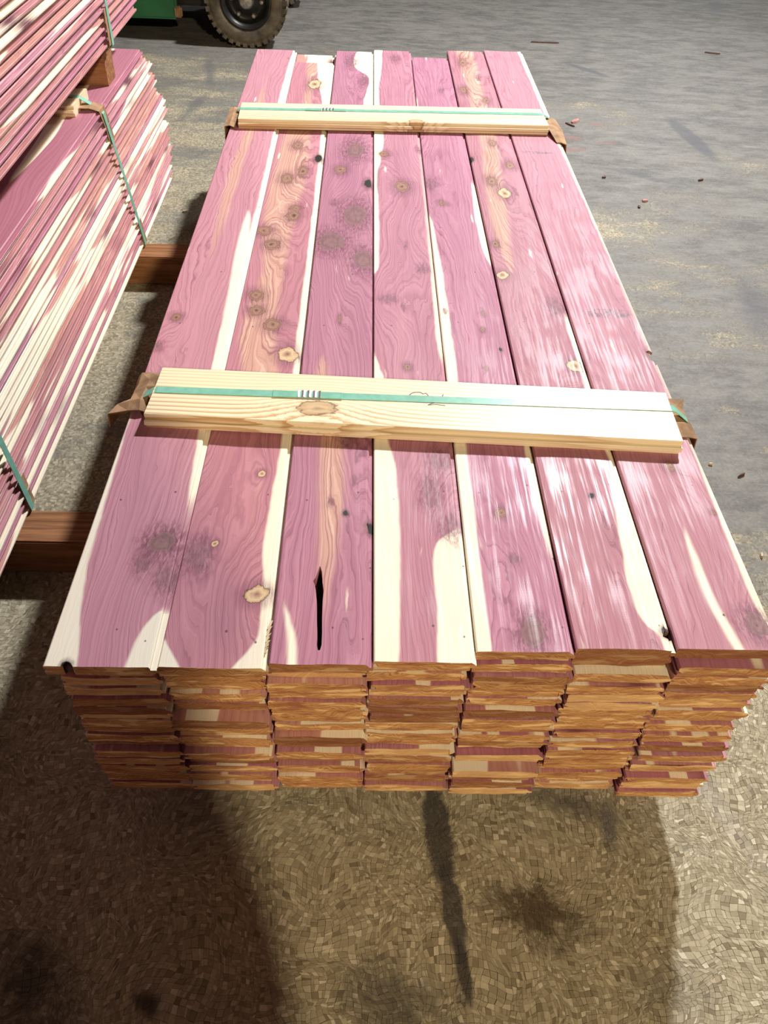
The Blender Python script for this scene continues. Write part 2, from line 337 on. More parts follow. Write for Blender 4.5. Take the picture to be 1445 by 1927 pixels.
    stain(1190,655,1185,720,.05,(.09,.09,.095),.5,.9); stain(1400,520,1445,640,.06,(.09,.09,.10),.6,.9); stain(1345,25,1350,0,.06,(.11,.11,.12),.6,.9); stain(1180,325,1230,335,.03,(.08,.08,.085),.7,.9,2.)
    stain(392,100,398,170,.030,(.12,.115,.11),.7,.8); stain(335,230,395,170,.035,(.12,.115,.11),.7,.8)
    for (a,b_,w_) in (((1060,232),(1075,236),.02),((1062,257),(1090,262),.022),((1060,283),(1100,281),.02),((1105,232),(1140,236),.015),((1120,268),(1165,270),.012)):
        stain(*a,*b_,w_,(.26,.10,.085),.55,.9,2.2)
    rough=t.ma('ADD',t.ss(film,0,1,.72,.60),t.ma('MULTIPLY',rag,.25))
    t.bump(t.ma('ADD',t.ma('MULTIPLY',fine,.4),sm),.25,.002)
    return t.fin(c,rough,.25)
M['floor']=floor_mat('chip_floor',False); M['chips']=floor_mat('stone_chips',True)

# ------------------------------------------------------------------ floor with its chips
S=14
fl=link('floor',mesh('floor',[(-S,-S,FZ),(S,-S,FZ),(S,S,FZ),(-S,S,FZ),(-S,-S,FZ-.1),(S,-S,FZ-.1),(S,S,FZ-.1),(-S,S,FZ-.1)],[(0,1,2,3),(7,6,5,4),(0,4,5,1),(1,5,6,2),(2,6,7,3),(3,7,4,0)],[M['floor']]))
tag(fl,kind='structure',label='worn floor of small ochre stone chips under grey dirt')
def build_chips():
    cs=.0064; nx=int((GX1-GX0)/cs); ny=int((GY1-GY0)/cs); rnd=random.Random(3)
    G={}
    for i in range(nx+1):
        for j in range(ny+1):
            x,y=GX0+i*cs,GY0+j*cs
            n1=mnoise.noise_vector(Vector((x*6,y*6,0)))*.060+mnoise.noise_vector(Vector((x*21,y*21,5)))*.016+mnoise.noise_vector(Vector((x*52,y*52,9)))*.0050
            e=min(1,min(i,nx-i,j,ny-j)/4)
            G[i,j]=(x+e*(n1.x+rnd.uniform(-.0013,.0013)),y+e*(n1.y+rnd.uniform(-.0013,.0013)))
    cells=[]
    for i in range(nx):
        for j in range(ny):
            q=[G[i,j],G[i+1,j],G[i+1,j+1],G[i,j+1]]
            r=rnd.random()
            if r<.22:
                f=rnd.uniform(.35,.65); a=tuple(q[0][k]*(1-f)+q[1][k]*f for k in (0,1)); b=tuple(q[3][k]*(1-f)+q[2][k]*f for k in (0,1))
                cells+= [[q[0],a,b,q[3]],[a,q[1],q[2],b]]
            elif r<.44:
                f=rnd.uniform(.35,.65); a=tuple(q[0][k]*(1-f)+q[3][k]*f for k in (0,1)); b=tuple(q[1][k]*(1-f)+q[2][k]*f for k in (0,1))
                cells+= [[q[0],q[1],b,a],[a,b,q[2],q[3]]]
            else: cells.append(q)
    ramp=[(.19,.155,.095),(.26,.22,.14),(.32,.275,.185),(.385,.335,.23),(.46,.41,.29),(.60,.54,.41)]
    out=[]
    for q in cells:
        cx=sum(v[0] for v in q)/4; cy=sum(v[1] for v in q)/4
        if -.40<cx<.40 and cy>.16: continue      # deep under the bundle: the plain floor is there
        sh=rnd.uniform(.90,1.0); qq=[(cx+(v[0]-cx)*sh,cy+(v[1]-cy)*sh) for v in q]
        u=min(5,max(0,rnd.gauss(2.6,1.15))); k=int(min(4,u)); f=u-k; colr=tuple(ramp[k][i]*(1-f)+ramp[k+1][i]*f for i in range(3))
        h=FZ+rnd.uniform(.0006,.0012); tx,ty=rnd.uniform(-.06,.06),rnd.uniform(-.06,.06)
        top=[(v[0],v[1],h+(v[0]-cx)*tx+(v[1]-cy)*ty) for v in qq]; bot=[(cx+(v[0]-cx)*1.06,cy+(v[1]-cy)*1.06,FZ-.0008) for v in qq]
        area=abs((qq[2][0]-qq[0][0])*(qq[3][1]-qq[1][1])-(qq[2][1]-qq[0][1])*(qq[3][0]-qq[1][0]))/2
        d=Vector((cx,cy,FZ))-CAMLOC; z=d.dot(FW); px=722.5+FPX*d.dot(RT)/z; py=963.5-FPX*d.dot(UP)/z
        vis=0<px<1445 and py<1927 and (py>1505)
        scr=area*abs(d.normalized().z)/(z*z) if vis else 0
        out.append((scr,top+bot,colr,(cx,cy)))
    out.sort(key=lambda o:-o[0])
    faces=[(0,1,2,3),(0,4,5,1),(1,5,6,2),(2,6,7,3),(3,7,4,0)]
    def mk(name,group,org):
        vs_,fs,cl=[],[],[]
        for _,v,c_,_c in group:
            b=len(vs_); vs_+=[(a[0]-org[0],a[1]-org[1],a[2]-org[2]) for a in v]; fs+=[tuple(i+b for i in f) for f in faces]; cl+=[c_]*8
        me=mesh(name,vs_,fs,[M['chips']]); at=me.color_attributes.new('chip_colour','FLOAT_COLOR','POINT')
        fl_=[]; [fl_.extend((*c_,1)) for c_ in cl]; at.data.foreach_set('color',fl_); return me
    for it in out[:300]:
        org=(it[3][0],it[3][1],FZ); link('stone_chip',mk('stone_chip',[it],org),fl,org)
    tag(link('chip_mosaic',mk('chip_mosaic',out[300:],(0,0,FZ)),fl,(0,0,FZ)),kind='stuff')
build_chips()

# ------------------------------------------------------------------ boards
def profile(wd,T,cup=0.0,tong=.0068):
    """closed outline (x,z), top at z=0: groove on the left, tongue on the right"""
    def z(x,zz): u=(x-wd/2)/(wd/2); return zz+cup*(1-min(1,u*u))
    a,b=T*.34,T*.66
    pts=[(0,-.0016),(.0018,0)]+[(wd*k/5,0) for k in range(1,5)]+[(wd-.0018,0),(wd,-.0016),(wd,-a),(wd+tong-.001,-a),(wd+tong,-a-.001),(wd+tong,-b+.001),(wd+tong-.001,-b),(wd,-b),(wd-.0006,-T)]
    pts+=[(wd*k/5,-T) for k in range(4,0,-1)]+[(.0006,-T),(0,-b),(.0062,-b),(.0062,-a),(0,-a)]
    return [(x,z(x,zz)) for x,zz in pts]
def board_mesh(name,wd,T,length,cup,mats,rag=0.0,seed=0):
    rnd=random.Random(seed); pr=profile(wd,T,cup); n=len(pr)
    vs_=[(x,rnd.uniform(-rag,rag),z) for x,z in pr]+[(x,length+rnd.uniform(-rag,rag),z) for x,z in pr]
    fs=[(i,(i+1)%n,n+(i+1)%n,n+i) for i in range(n)]; mi=[0]*n
    fs=[tuple(reversed(f)) for f in fs]
    # caps
    bm=bmesh.new(); bv=[bm.verts.new(v) for v in vs_]
    for f in fs: bm.faces.new([bv[i] for i in f])
    for a in (0,n):
        fc=bm.faces.new([bv[a+i] for i in (range(n) if a else range(n-1,-1,-1))]); fc.material_index=1
        bmesh.ops.triangulate(bm,faces=[fc])
    bmesh.ops.recalc_face_normals(bm,faces=bm.faces)
    return bm_mesh(name,bm,mats)
def cut(o,shapes):
    """bite prisms (outline in x,y) out of a board, through its whole thickness"""
    for pts in shapes:
        n=len(pts); vs_=[(x,y,.02) for x,y in pts]+[(x,y,-.05) for x,y in pts]
        bm=bmesh.new(); bv=[bm.verts.new(v) for v in vs_]
        for i in range(n): bm.faces.new([bv[i],bv[(i+1)%n],bv[n+(i+1)%n],bv[n+i]])
        bm.faces.new(bv[:n]); bm.faces.new(bv[n:][::-1]); bmesh.ops.recalc_face_normals(bm,faces=bm.faces)
        me=D.meshes.new('cutter'); bm.to_mesh(me); bm.free(); co=D.objects.new('cutter',me); C.objects.link(co); co.matrix_world=o.matrix_world
        co.location=o.location; bpy.context.view_layer.update(); co.matrix_world=o.matrix_world.copy()
        md=o.modifiers.new('bite','BOOLEAN'); md.object=co; md.operation='DIFFERENCE'; md.solver='EXACT'
        bpy.context.view_layer.update()
        ev=o.evaluated_get(bpy.context.evaluated_depsgraph_get()); nm=D.meshes.new_from_object(ev)
        o.modifiers.clear(); o.data=nm; D.objects.remove(co); D.meshes.remove(me)

main=empty('lumber_bundle',(0,1.22,-.351)); MO=Vector((0,1.22,-.351))
tag(main,'long low bundle of seven pink cedar boards across under two strapped pine battens','lumber bundle','strapped bundles of cedar boards')
X0=[-.444,-.313,-.183,-.0585,.066,.1885,.314]; X1=[-.313,-.183,-.0585,.066,.1885,.314,.4475]
YN=[-.021,-.017,-.012,-.007,.010,.014,.016]; YF=[2.410,2.305,2.430,2.452,2.388,2.470,2.488]
ZT=[0,-.0045,-.002,-.001,-.0015,0,.0005]
H=PINK
TOP=[
 dict(off=.3,knots=[(305,1020,27,.85,'D'),(333,596,11,.8,'B'),(298,652,13,.9,'P'),(125,1252,11,1,'H'),(322,1085,34,1.2,'P'),(270,1060,22,1.3,'P')],
  sapL=[(1250,60),(1200,48),(1150,34),(1050,18),(900,8),(800,3),(650,0),(100,0)],
  sapR=[(1250,44),(1200,34),(1165,14),(1140,0),(1080,0),(960,2),(900,8),(820,12),(700,16),(600,14),(480,9),(400,3),(250,3),(190,8),(100,3)],
  streak=[(1000,300,0),(720,405,3),(650,420,11),(560,438,11),(480,452,10),(430,462,7),(390,468,0),(300,480,0),(150,505,0)],
  tan=[(1250,.5,-.2),(600,.5,-.2),(480,.42,.02),(350,.40,.12),(260,.45,.12),(120,.5,-.1)],hue=(.53,.25,.295)),
 dict(off=1.7,knots=[(482,1113,23,.8,'R'),(405,1018,6,1,'R'),(372,1040,34,1.3,'P'),(493,886,8,.8,'R'),(541,663,19,.75,'R'),(512,607,18,.8,'B'),(483,580,16,.8,'B'),(482,551,16,.8,'B'),(512,455,15,.8,'B'),(498,430,16,.7,'B'),(551,402,15,.8,'B'),(555,388,11,.8,'B'),(540,332,13,.9,'B'),(570,318,12,1,'B'),(560,270,11,.8,'B'),(600,295,8,1,'H'),(592,155,11,.8,'R')],
  sapL=[(1250,36),(1220,14),(1190,0),(1120,0),(100,0)],sapR=[(1250,52),(1215,26),(1180,14),(1120,14),(1000,24),(920,20),(830,14),(690,7),(450,6),(250,6),(200,10),(160,22),(115,30)],
  tan=[(1250,.6,-.1),(1100,.7,-.05),(900,.72,.0),(800,.6,-.2),(700,.5,.28),(600,.36,.25),(520,.42,.2),(430,.36,.28),(330,.40,.34),(260,.42,.3),(180,.5,.1),(110,.5,.2)],hue=(.50,.22,.255),dark=(.35,.13,.17)),
 dict(off=2.9,knots=[(650,965,6,1.2,'H'),(697,988,9,1.6,'H'),(622,942,6,2,'P'),(652,828,18,1,'P'),(664,905,7,2,'P'),(641,318,12,.8,'B'),(668,281,17,.9,'D'),(692,344,8,1.1,'H'),(668,404,22,1,'D'),(622,453,26,.75,'D'),(684,487,19,1.1,'D'),(640,598,4,2.5,'B'),(662,115,14,.9,'P'),(685,151,9,1.2,'P'),(630,380,8,.9,'P')],
  sapL=[(1250,0),(1225,0)],sapR=[(1250,0),(240,0),(215,0),(195,14),(170,9),(150,5),(135,20),(115,34),(95,26)],streak=[(1255,548,9),(1210,548,8),(1160,540,4),(1110,536,0),(900,560,0)],
  tan=[(1250,.6,-.2),(1150,.55,0),(1050,.52,.1),(950,.54,.16),(820,.50,.17),(750,.5,.1),(700,.3,.1),(620,.5,-.2),(500,.6,0),(420,.6,-.2),(95,.5,-.2)],hue=(.45,.20,.265),dark=(.29,.105,.165)),
 dict(off=4.2,knots=[(812,925,26,1.7,'P'),(850,990,26,1.2,'P'),(825,865,26,1,'P'),(757,350,16,.8,'B'),(722,289,9,.7,'B'),(730,562,18,.6,'P'),(766,690,8,1,'B'),(742,110,9,.9,'P'),(797,505,14,.7,'P'),(758,578,4,2,'P'),(790,280,9,.8,'P'),(765,460,4,2.,'P')],
  sapL=[(1250,46),(1100,50),(1000,48),(900,44),(850,34),(820,26),(720,20),(690,10),(640,0),(520,0),(500,9),(430,10),(330,6),(300,13),(250,18),(170,9),(130,14),(95,16)],
  sapR=[(1250,66),(1150,56),(1080,54),(1030,46),(1000,18),(985,0),(700,0),(640,3),(500,2),(100,0)],hue=(.48,.22,.275),dark=(.34,.13,.18),gloss=.4),
 dict(off=5.5,knots=[(943,965,13,.9,'B'),(967,1055,13,1,'P'),(812,345,15,.9,'P'),(831,381,7,.8,'B'),(844,384,5,.8,'P'),(1003,1190,24,1.3,'D'),(909,590,4,1.4,'B'),(907,619,4,1.3,'B'),(915,691,4,1.2,'B'),(943,657,4,1,'H'),(838,585,4,2,'P'),(830,170,6,1,'P')],
  sapL=[(1250,28),(1000,25),(900,24),(800,22),(690,20),(560,17),(480,12),(420,6),(380,0),(250,0),(200,3),(170,0)],
  sapR=[(1250,0),(1100,0),(1000,4),(900,11),(850,9),(760,0),(500,0),(460,8),(400,9),(350,4),(330,0)],hue=(.47,.205,.28),dark=(.32,.115,.18),gloss=.7),
 dict(off=6.1,knots=[(1255,1190,12,1,'H'),(1081,688,15,.8,'R'),(945,518,11,.7,'R'),(950,365,12,.8,'R'),(926,342,12,.9,'B'),(960,312,10,.8,'B'),(926,270,9,.8,'B'),(932,460,8,1,'B'),(1113,935,5,1,'H'),(1045,578,22,.9,'P'),(886,300,5,1,'H'),(872,170,8,.9,'B'),(915,190,8,.8,'B'),(900,145,7,.9,'P'),(870,118,9,.9,'B')],
  sapL=[(1250,0),(1225,0)],sapR=[(1230,14),(1195,16),(1160,40),(1110,46),(1030,34),(960,26),(900,16),(860,6),(820,9),(740,6),(660,5),(600,4),(560,0),(100,0)],
  tan=[(1250,.6,-.3),(620,.5,-.3),(500,.28,.05),(350,.35,.2),(250,.5,.2),(95,.5,.25)],hue=(.45,.20,.24),dark=(.33,.13,.165),gloss=.8),
 dict(off=7.3,knots=[(1424,1175,24,1,'D'),(1262,880,12,.9,'B'),(1341,966,6,1,'B'),(1224,668,9,1,'B'),(1062,255,4,1,'P')],
  sapL=[(1250,0),(1225,0)],sapR=[(1250,0),(1180,7),(1080,9),(960,6),(860,3),(700,2),(300,3),(250,5),(95,6)],streak=[(1230,1398,9),(1180,1368,9),(1100,1326,8),(1050,1306,7),(1000,1288,3),(960,1278,0),(700,1190,0)],
  smear=[(975,288,1045,286,.010,.75),(1090,588,1195,592,.020,.8)],hue=(.46,.215,.26),dark=(.37,.15,.19),gloss=.5),
]
TOPLAB=['wide pink board with one large dark purple knot and cream edges','pink and tan knotty board with a pale rimmed knot and torn right edge','purple board with a long black open slot','pink board with broad cream bands along both edges','glossy mauve board with a cream left edge','glossy pink board with a black knothole at its near right corner','smooth pale pink board with grey rub marks along the right side']
tops=[]
for i in range(7):
    k=TOP[i]; wd=X1[i]-X0[i]-.0072
    mt=cedar_top('cedar_board_'+'abcdefg'[i],X0[i],YN[i],wd,k['off'],k['knots'],k['sapL'],k['sapR'],k.get('streak',()),k.get('tan',()),k.get('smear',()),k['hue'],k.get('dark',PINKD),k.get('gloss',0))
    o=link('board',board_mesh('top_board',wd,.0175,YF[i]-YN[i],(.0006,-.0008,.0004,-.0004,.0006,.0012,-.0004)[i],[mt,M['end']],.0009,i),None,(X0[i],YN[i],ZT[i]))
    tops.append(o); tag(o,TOPLAB[i])
def loc(i,x,y): v=P(x,y); return (v.x-X0[i],v.y-YN[i])
bpy.context.view_layer.update()
# the long slot in the third board
sl=[(602,1063),(606,1075),(607,1095),(609,1110),(607,1130),(606,1160),(606,1190),(605,1212),(602,1222),(598,1222),(596,1210),(597,1190),(596,1160),(596,1130),(594,1110),(592,1098),(589,1092),(594,1085),(597,1076)]
cut(tops[2],[[loc(2,*p_) for p_ in sl]])
# torn edge of the second board
te=[(540,1118),(524,1128),(516,1150),(514,1160),(505,1172),(513,1170),(503,1184),(509,1184),(500,1198),(507,1197),(499,1210),(505,1211),(498,1222),(497,1235),(492,1256),(540,1256)]
cut(tops[1],[[loc(1,*p_) for p_ in te]])
cut(tops[5],[[loc(5,*p_) for p_ in [(1262,1180),(1268,1186),(1290,1200),(1290,1206),(1266,1200),(1256,1202),(1247,1198),(1250,1188)]]])
cut(tops[0],[[loc(0,*p_) for p_ in [(116,1266),(118,1252),(124,1246),(133,1248),(138,1256),(139,1266)]]])
cut(tops[6],[[loc(6,*p_) for p_ in [(1216,650),(1222,660),(1214,662),(1222,668),(1220,676),(1235,684),(1245,670)]]])
for o in tops: o.parent=main; o.location=o.location-MO
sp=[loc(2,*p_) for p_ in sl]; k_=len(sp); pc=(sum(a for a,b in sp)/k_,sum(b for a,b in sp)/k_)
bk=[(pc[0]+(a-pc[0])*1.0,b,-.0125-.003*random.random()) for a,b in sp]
link('dark_slot_liner',mesh('dark_slot_liner',bk+[(a,b,-.0172) for a,b,c in bk],[tuple(range(k_-1,-1,-1)),tuple(range(k_,2*k_))]+[(i,(i+1)%k_,k_+(i+1)%k_,k_+i) for i in range(k_)],[M['slot_black']]),tops[2])  # black liner added in the slot, its colour standing in for shade inside
# splinters at the torn edge
def splinter(a,b,w_,z,mat):
    a,b=Vector((*a,z)),Vector((*b,z+.002)); d=(b-a).normalized(); n=Vector((-d.y,d.x,0))*w_/2; mid=a.lerp(b,.6)+n*1.2
    vs_=[a-n,a+n,mid+n*.4,b,mid-n*.9]; vs_=[v for v in vs_]+[v-Vector((0,0,.002)) for v in vs_]
    return mesh('splinter',vs_,[(0,1,2,3,4),(9,8,7,6,5)]+[(i,5+i,5+(i+1)%5,(i+1)%5) for i in range(5)],[mat])
for (a,b) in (((503,1178),(520,1158)),((501,1190),(514,1172)),((499,1202),(511,1186)),((498,1212),(509,1200)),((497,1222),(505,1213))):
    va,vb=loc(1,*a),loc(1,*b); s_=link('splinter',splinter(va,vb,.004,-.002,M['palewood']),tops[1],(0,0,0))
# a rough knot plug in the notch of the first board
def blob(name,r,mat,sc=(1,1,1),seed=0):
    bm=bmesh.new(); bmesh.ops.create_icosphere(bm,subdivisions=2,radius=r)
    for v in bm.verts:
        k=1+.28*mnoise.noise(v.co*(2/r)+Vector((seed,0,0))); v.co=Vector((v.co.x*sc[0]*k,v.co.y*sc[1]*k,v.co.z*sc[2]*k))
    return bm_mesh(name,bm,[mat])
kx,ky=loc(0,127,1254); link('knot',blob('knot',.008,M['knot'],(.9,.5,.95)),tops[0],(kx,ky+.006,-.009))
kx,ky=loc(5,1259,1186); link('knot',blob('knot',.006,M['knot'],(1.2,.9,.7),3),tops[5],(kx-.003,ky+.004,-.009))

# lower layers
NL=18; PITCHZ=.351/NL; T=.0172
rnd=random.Random(11)
bmeshes={}
def low_board(ci,mat):
    k=(ci,mat)
    if k not in bmeshes: bmeshes[k]=board_mesh('board_profile',.1185,T,2.44,(-.0020,-.0010,0,.0010,.0019)[ci],[M['cedar'][mat],M['end']],.0012,ci*3+mat)
    return bmeshes[k]
for Ly in range(1,NL):
    for c_ in range(7):
        ci=(0,4,1,3,2)[rnd.randrange(5)] if Ly%2 else (4,0,3,1)[rnd.randrange(4)]
        jx=rnd.uniform(-.0035,.0035)+(.004 if Ly in (1,2) else 0)*(1 if c_==6 else 0); jy=(rnd.gauss(0,.0042) if rnd.random()<.85 else rnd.uniform(-.012,.010))
        z=-Ly*PITCHZ-.0008-rnd.uniform(0,.0008)
        if c_==1 and Ly==1: jy=.0; 
        if ci in (0,1): z+=.0008
        if ci in (3,4): z-=.0012
        xx=-.4415+c_*.1262+jx; 
        o=link('board',low_board(ci,rnd.choice((0,0,1,1,2))),main,Vector((xx,.004+jy,z))-MO)
        o.rotation_euler=(0,rnd.uniform(-.004,.004),0)

# ------------------------------------------------------------------ battens, straps, corner pads
def batten(parent,org,y_left,y_right,xl,xr,ztop,label,mat,T=.025,wd=.1275):
    """pine board lying across, its tongue towards the camera"""
    me=board_mesh('batten',wd,T,math.hypot(xr-xl,y_right-y_left),0,[mat,mat],.0003,5)
    a=math.atan2(y_right-y_left,xr-xl)
    o=link('batten',me,parent,Vector((xl,y_left,ztop))-org,(0,0,a-PI/2)); tag(o,label); return o
def ribbon(name,path,wy,th,mat,parent,org):
    """strap: path of (x,y,z) centre points, width along y"""
    vs_,fs=[],[]; n=len(path)
    for i,p_ in enumerate(path):
        p_=Vector(p_); a=Vector(path[max(0,i-1)]); b=Vector(path[min(n-1,i+1)]); d=(b-a); d.y=0; d.normalize(); nn=Vector((-d.z,0,d.x))*th/2
        for sy in (-1,1):
            for sn in (-1,1): vs_.append(p_+Vector((0,sy*wy/2,0))+nn*sn-org)
    for i in range(n-1):
        a=4*i;b=a+4
        fs+=[(a,b,b+1,a+1),(a+1,b+1,b+3,a+3),(a+3,b+3,b+2,a+2),(a+2,b+2,b,a)]
    fs+=[(0,1,3,2),(4*n-4,4*n-2,4*n-1,4*n-3)]
    me=mesh(name,vs_,fs,[mat]); bm=bmesh.new(); bm.from_mesh(me); bmesh.ops.recalc_face_normals(bm,faces=bm.faces); bm.to_mesh(me); bm.free()
    return link(name,me,parent)
def crumple(name,outline,fold,parent,org,lab=None,th=.0022,seed=0,mat=None):
    """stiff cardboard pad: grid of rows (list of rows of 3D points) thickened"""
    rows=outline; R_=len(rows); K=len(rows[0]); vs_=[]
    for r in rows:
        for p_ in r: vs_.append(Vector(p_)+mnoise.noise_vector(Vector(p_)*70+Vector((seed,0,0)))*fold)
    bm=bmesh.new(); bv=[bm.verts.new(v-org) for v in vs_]
    for i in range(R_-1):
        for j in range(K-1): bm.faces.new([bv[i*K+j],bv[i*K+j+1],bv[(i+1)*K+j+1],bv[(i+1)*K+j]])
    bmesh.ops.recalc_face_normals(bm,faces=bm.faces); bmesh.ops.solidify(bm,geom=bm.faces[:],thickness=th)
    bmesh.ops.recalc_face_normals(bm,faces=bm.faces)
    o=link(name,bm_mesh(name,bm,[mat or M['card']]),parent)
    if lab: tag(o,lab)
    return o
bN=batten(main,MO,P(312,690,.0255).y,P(1257,738,.0255).y,-.406,.4205,.0255,'pale pine batten across the near third, with black pen marks',M['pine'])
bF=batten(main,MO,P(452,192,.0255).y,P(1020,205,.0255).y,-.424,.410,.0255,'yellow pine batten across the far end, with a dark knot on its front edge',M['pine_far'])
def main_strap(yl,yr,xl,xr,lab,sealx):
    def Y(x): return yl+(yr-yl)*(x-xl)/(xr-xl)
    zt=.0262; yb=(yl+yr)/2
    pth=[(xl+.02,yb,-.3532),(-.445,Y(-.45),-.3532),(-.4505,Y(-.45),-.349),(-.4505,Y(-.45),-.008),(-.446,Y(-.446),.004),(xl-.004,Y(xl),zt-.002),(xl+.003,Y(xl),zt),(-.1,Y(-.1),zt),(.15,Y(.15),zt),(xr-.003,Y(xr),zt),(xr+.004,Y(xr),zt-.002),(.450,Y(.45),.004),(.4575,Y(.45),-.008),(.4575,Y(.45),-.349),(.452,Y(.45),-.3532),(xr-.02,yb,-.3532),(xl+.02,yb,-.3532)]
    s=ribbon('strap',pth,.0165,.0009,M['strap'],main,MO); tag(s,lab)
    l=ribbon('strap_end',[(sealx-.085 if False else sealx-.040,Y(sealx-.04)-.001,zt+.0012),(sealx+.07,Y(sealx+.07)-.001,zt+.0012)],.0165,.0012,M['strap'],s,MO)
    # crimped seal: ribbed sleeve
    vs_,fs=[],[]; n=17
    for i in range(n):
        x=sealx+(i/(n-1))*.036; h=.0022+.0011*math.cos(i/(n-1)*2*PI*4); 
        vs_+= [Vector((x,Y(x)-.0095,zt-.0003)),Vector((x,Y(x)-.0088,zt+h)),Vector((x,Y(x)+.0088,zt+h)),Vector((x,Y(x)+.0095,zt-.0003))]
    for i in range(n-1):
        a=4*i
        for k in range(3): fs.append((a+k,a+k+1,a+5+k,a+4+k))
        fs.append((a+3,a,a+4,a+7))
    fs+=[(3,2,1,0),(4*n-4,4*n-3,4*n-2,4*n-1)]
    link('strap_seal',mesh('strap_seal',[v-MO for v in vs_],fs,[M['seal']]),s)
    return s
PL=P(290,733,.026); PR=P(1262,768,.026); sealx=P(561,741,.026).x
main_strap(PL.y,PR.y,-.406,.4205,'green strap over the near batten',sealx)
PL=P(452,204,.026); PR=P(1022,215,.026)
main_strap(PL.y,PR.y,-.424,.410,'green strap over the far batten',P(603,207,.026).x)
# pads at the strap corners
def arc(y,pts): return [(x,y,z) for x,z in pts]
crumple('corner_pad',[arc(.452,[(-.408,.002),(-.428,.012),(-.448,.010),(-.476,.003),(-.480,-.024)]),arc(.475,[(-.406,.004),(-.428,.016),(-.446,.012),(-.468,.004),(-.474,-.022)]),arc(.505,[(-.407,.020),(-.424,.018),(-.444,.008),(-.4535,-.008),(-.4535,-.03)]),arc(.53,[(-.409,.018),(-.426,.012),(-.446,.004),(-.4535,-.008),(-.4535,-.03)]),arc(.565,[(-.414,.004),(-.430,.004),(-.446,.001),(-.4530,-.006),(-.4530,-.02)])],.004,main,MO,'crumpled brown cardboard pad sticking out beside the near batten',.0025,1)
crumple('corner_pad',[arc(.425,[(.425,.003),(.440,.004),(.456,.000),(.459,-.03)]),arc(.452,[(.4235,.012),(.440,.009),(.456,.001),(.460,-.03)]),arc(.500,[(.4235,.014),(.438,.009),(.452,.001),(.4605,-.03)]),arc(.525,[(.424,.004),(.438,.004),(.459,.004),(.461,-.02)])],.002,main,MO,None,.0015,2)
crumple('corner_pad',[arc(1.69,[(-.428,.004),(-.442,.010),(-.456,.006),(-.457,-.05)]),arc(1.74,[(-.427,.016),(-.440,.018),(-.455,.010),(-.456,-.05)]),arc(1.80,[(-.428,.014),(-.440,.020),(-.455,.016),(-.456,-.04)])],.004,main,MO,None,.002,3)
crumple('corner_pad',[arc(1.66,[(.428,.004),(.440,.004),(.458,.000),(.463,-.05)]),arc(1.74,[(.4135,.016),(.436,.014),(.456,.006),(.461,-.05)]),arc(1.82,[(.4135,.012),(.436,.016),(.452,.010),(.461,-.04)])],.004,main,MO,None,.002,4)
# pen marks on the near batten
def pen(pts,parent,org,z=.0261,w_=.0014):
    vs_,fs=[],[]; q=[P(x,y,z) for x,y in pts]
    for i,v in enumerate(q):
        d=(q[min(len(q)-1,i+1)]-q[max(0,i-1)]).normalized(); n=Vector((-d.y,d.x,0))*w_/2; vs_+=[v-n-org,v+n-org,v+n-org-Vector((0,0,.0006)),v-n-org-Vector((0,0,.0006))]
    for i in range(len(q)-1):
        a=4*i; fs+=[(a,a+1,a+5,a+4),(a+1,a+2,a+6,a+5),(a+3,a,a+4,a+7),(a+2,a+3,a+7,a+6)]
    return vs_,fs
V_,F_=[],[]
for st in ([(770,744),(774,740),(782,738),(790,738),(796,741),(802,740),(806,745)],[(834,742),(831,748)],[(805,762),(813,759),(822,756)],[(805,762),(820,761),(838,763)]):
    v,f=pen(st,None,MO,.0258); b=len(V_); V_+=v; F_+=[tuple(i+b for i in g) for g in f]
ink=link('pen_mark',mesh('pen_mark',V_,F_,[M['ink']]),main); ink.parent=bN; ink.matrix_parent_inverse=(Matrix.Translation(bN.location)@bN.rotation_euler.to_matrix().to_4x4()).inverted()

# ------------------------------------------------------------------ the two bundles on the left
def left_bundle(z0,nl,yfar,label,seed):
    org=Vector((-1.17,.85,z0)); e=empty('lumber_bundle',org); tag(e,label,'lumber bundle','strapped bundles of cedar boards')
    rnd=random.Random(seed); pz=.0191; core_v=[]
    for ly in range(nl):
        ztop=z0+(nl-ly)*pz-.0012
        yj=yfar(ly/(nl-1))
        for c_ in range(7):
            if c_<6 and ly>0: continue
            jx=rnd.uniform(-.0035,.0035); x=-.731-.1256-(6-c_)*.1262+jx; jy=rnd.uniform(-.05,.03) if c_==6 else rnd.uniform(-.03,.03)
            o=link('board',low_board(rnd.choice((1,2,3)),1 if ly==0 else rnd.choice((0,0,1,2,2))),e,Vector((x,yj+jy-2.44,ztop))-org)
    pr=profile(.1185,.0172); n=len(pr); vs_,fs=[],[]
    for ly in range(1,nl):
        for c_ in range(6):
            x=-.731-.1256-(6-c_)*.1262+rnd.uniform(-.003,.003); y1=yfar(ly/(nl-1))+rnd.uniform(-.04,.02); zt=z0+(nl-ly)*pz-.0012; b=len(vs_)
            vs_+=[(x+a,y1-2.44,zt+b_) for a,b_ in pr]+[(x+a,y1,zt+b_) for a,b_ in pr]
            fs+=[(b+i,b+n+i,b+n+(i+1)%n,b+(i+1)%n) for i in range(n)]+[tuple(b+i for i in range(n)),tuple(b+n+i for i in range(n-1,-1,-1))]
    co=link('inner_boards',mesh('inner_boards',[Vector(v)-org for v in vs_],fs,[M['cedar'][0]]),e); tag(co,kind='stuff')
    return e,org
low,LO=left_bundle(-.351,23,lambda u:2.055+.20*min(1,u*2.2)-(.06 if u>.85 else 0),'lower bundle of cedar boards at left, its strap slanting over many board edges',21)
upb,UO=left_bundle(.1735,23,lambda u:2.35-.0*u if u<.45 else 2.17-.13*(u-.45),'upper bundle of cedar boards at left, stacked highest in the corner',33)
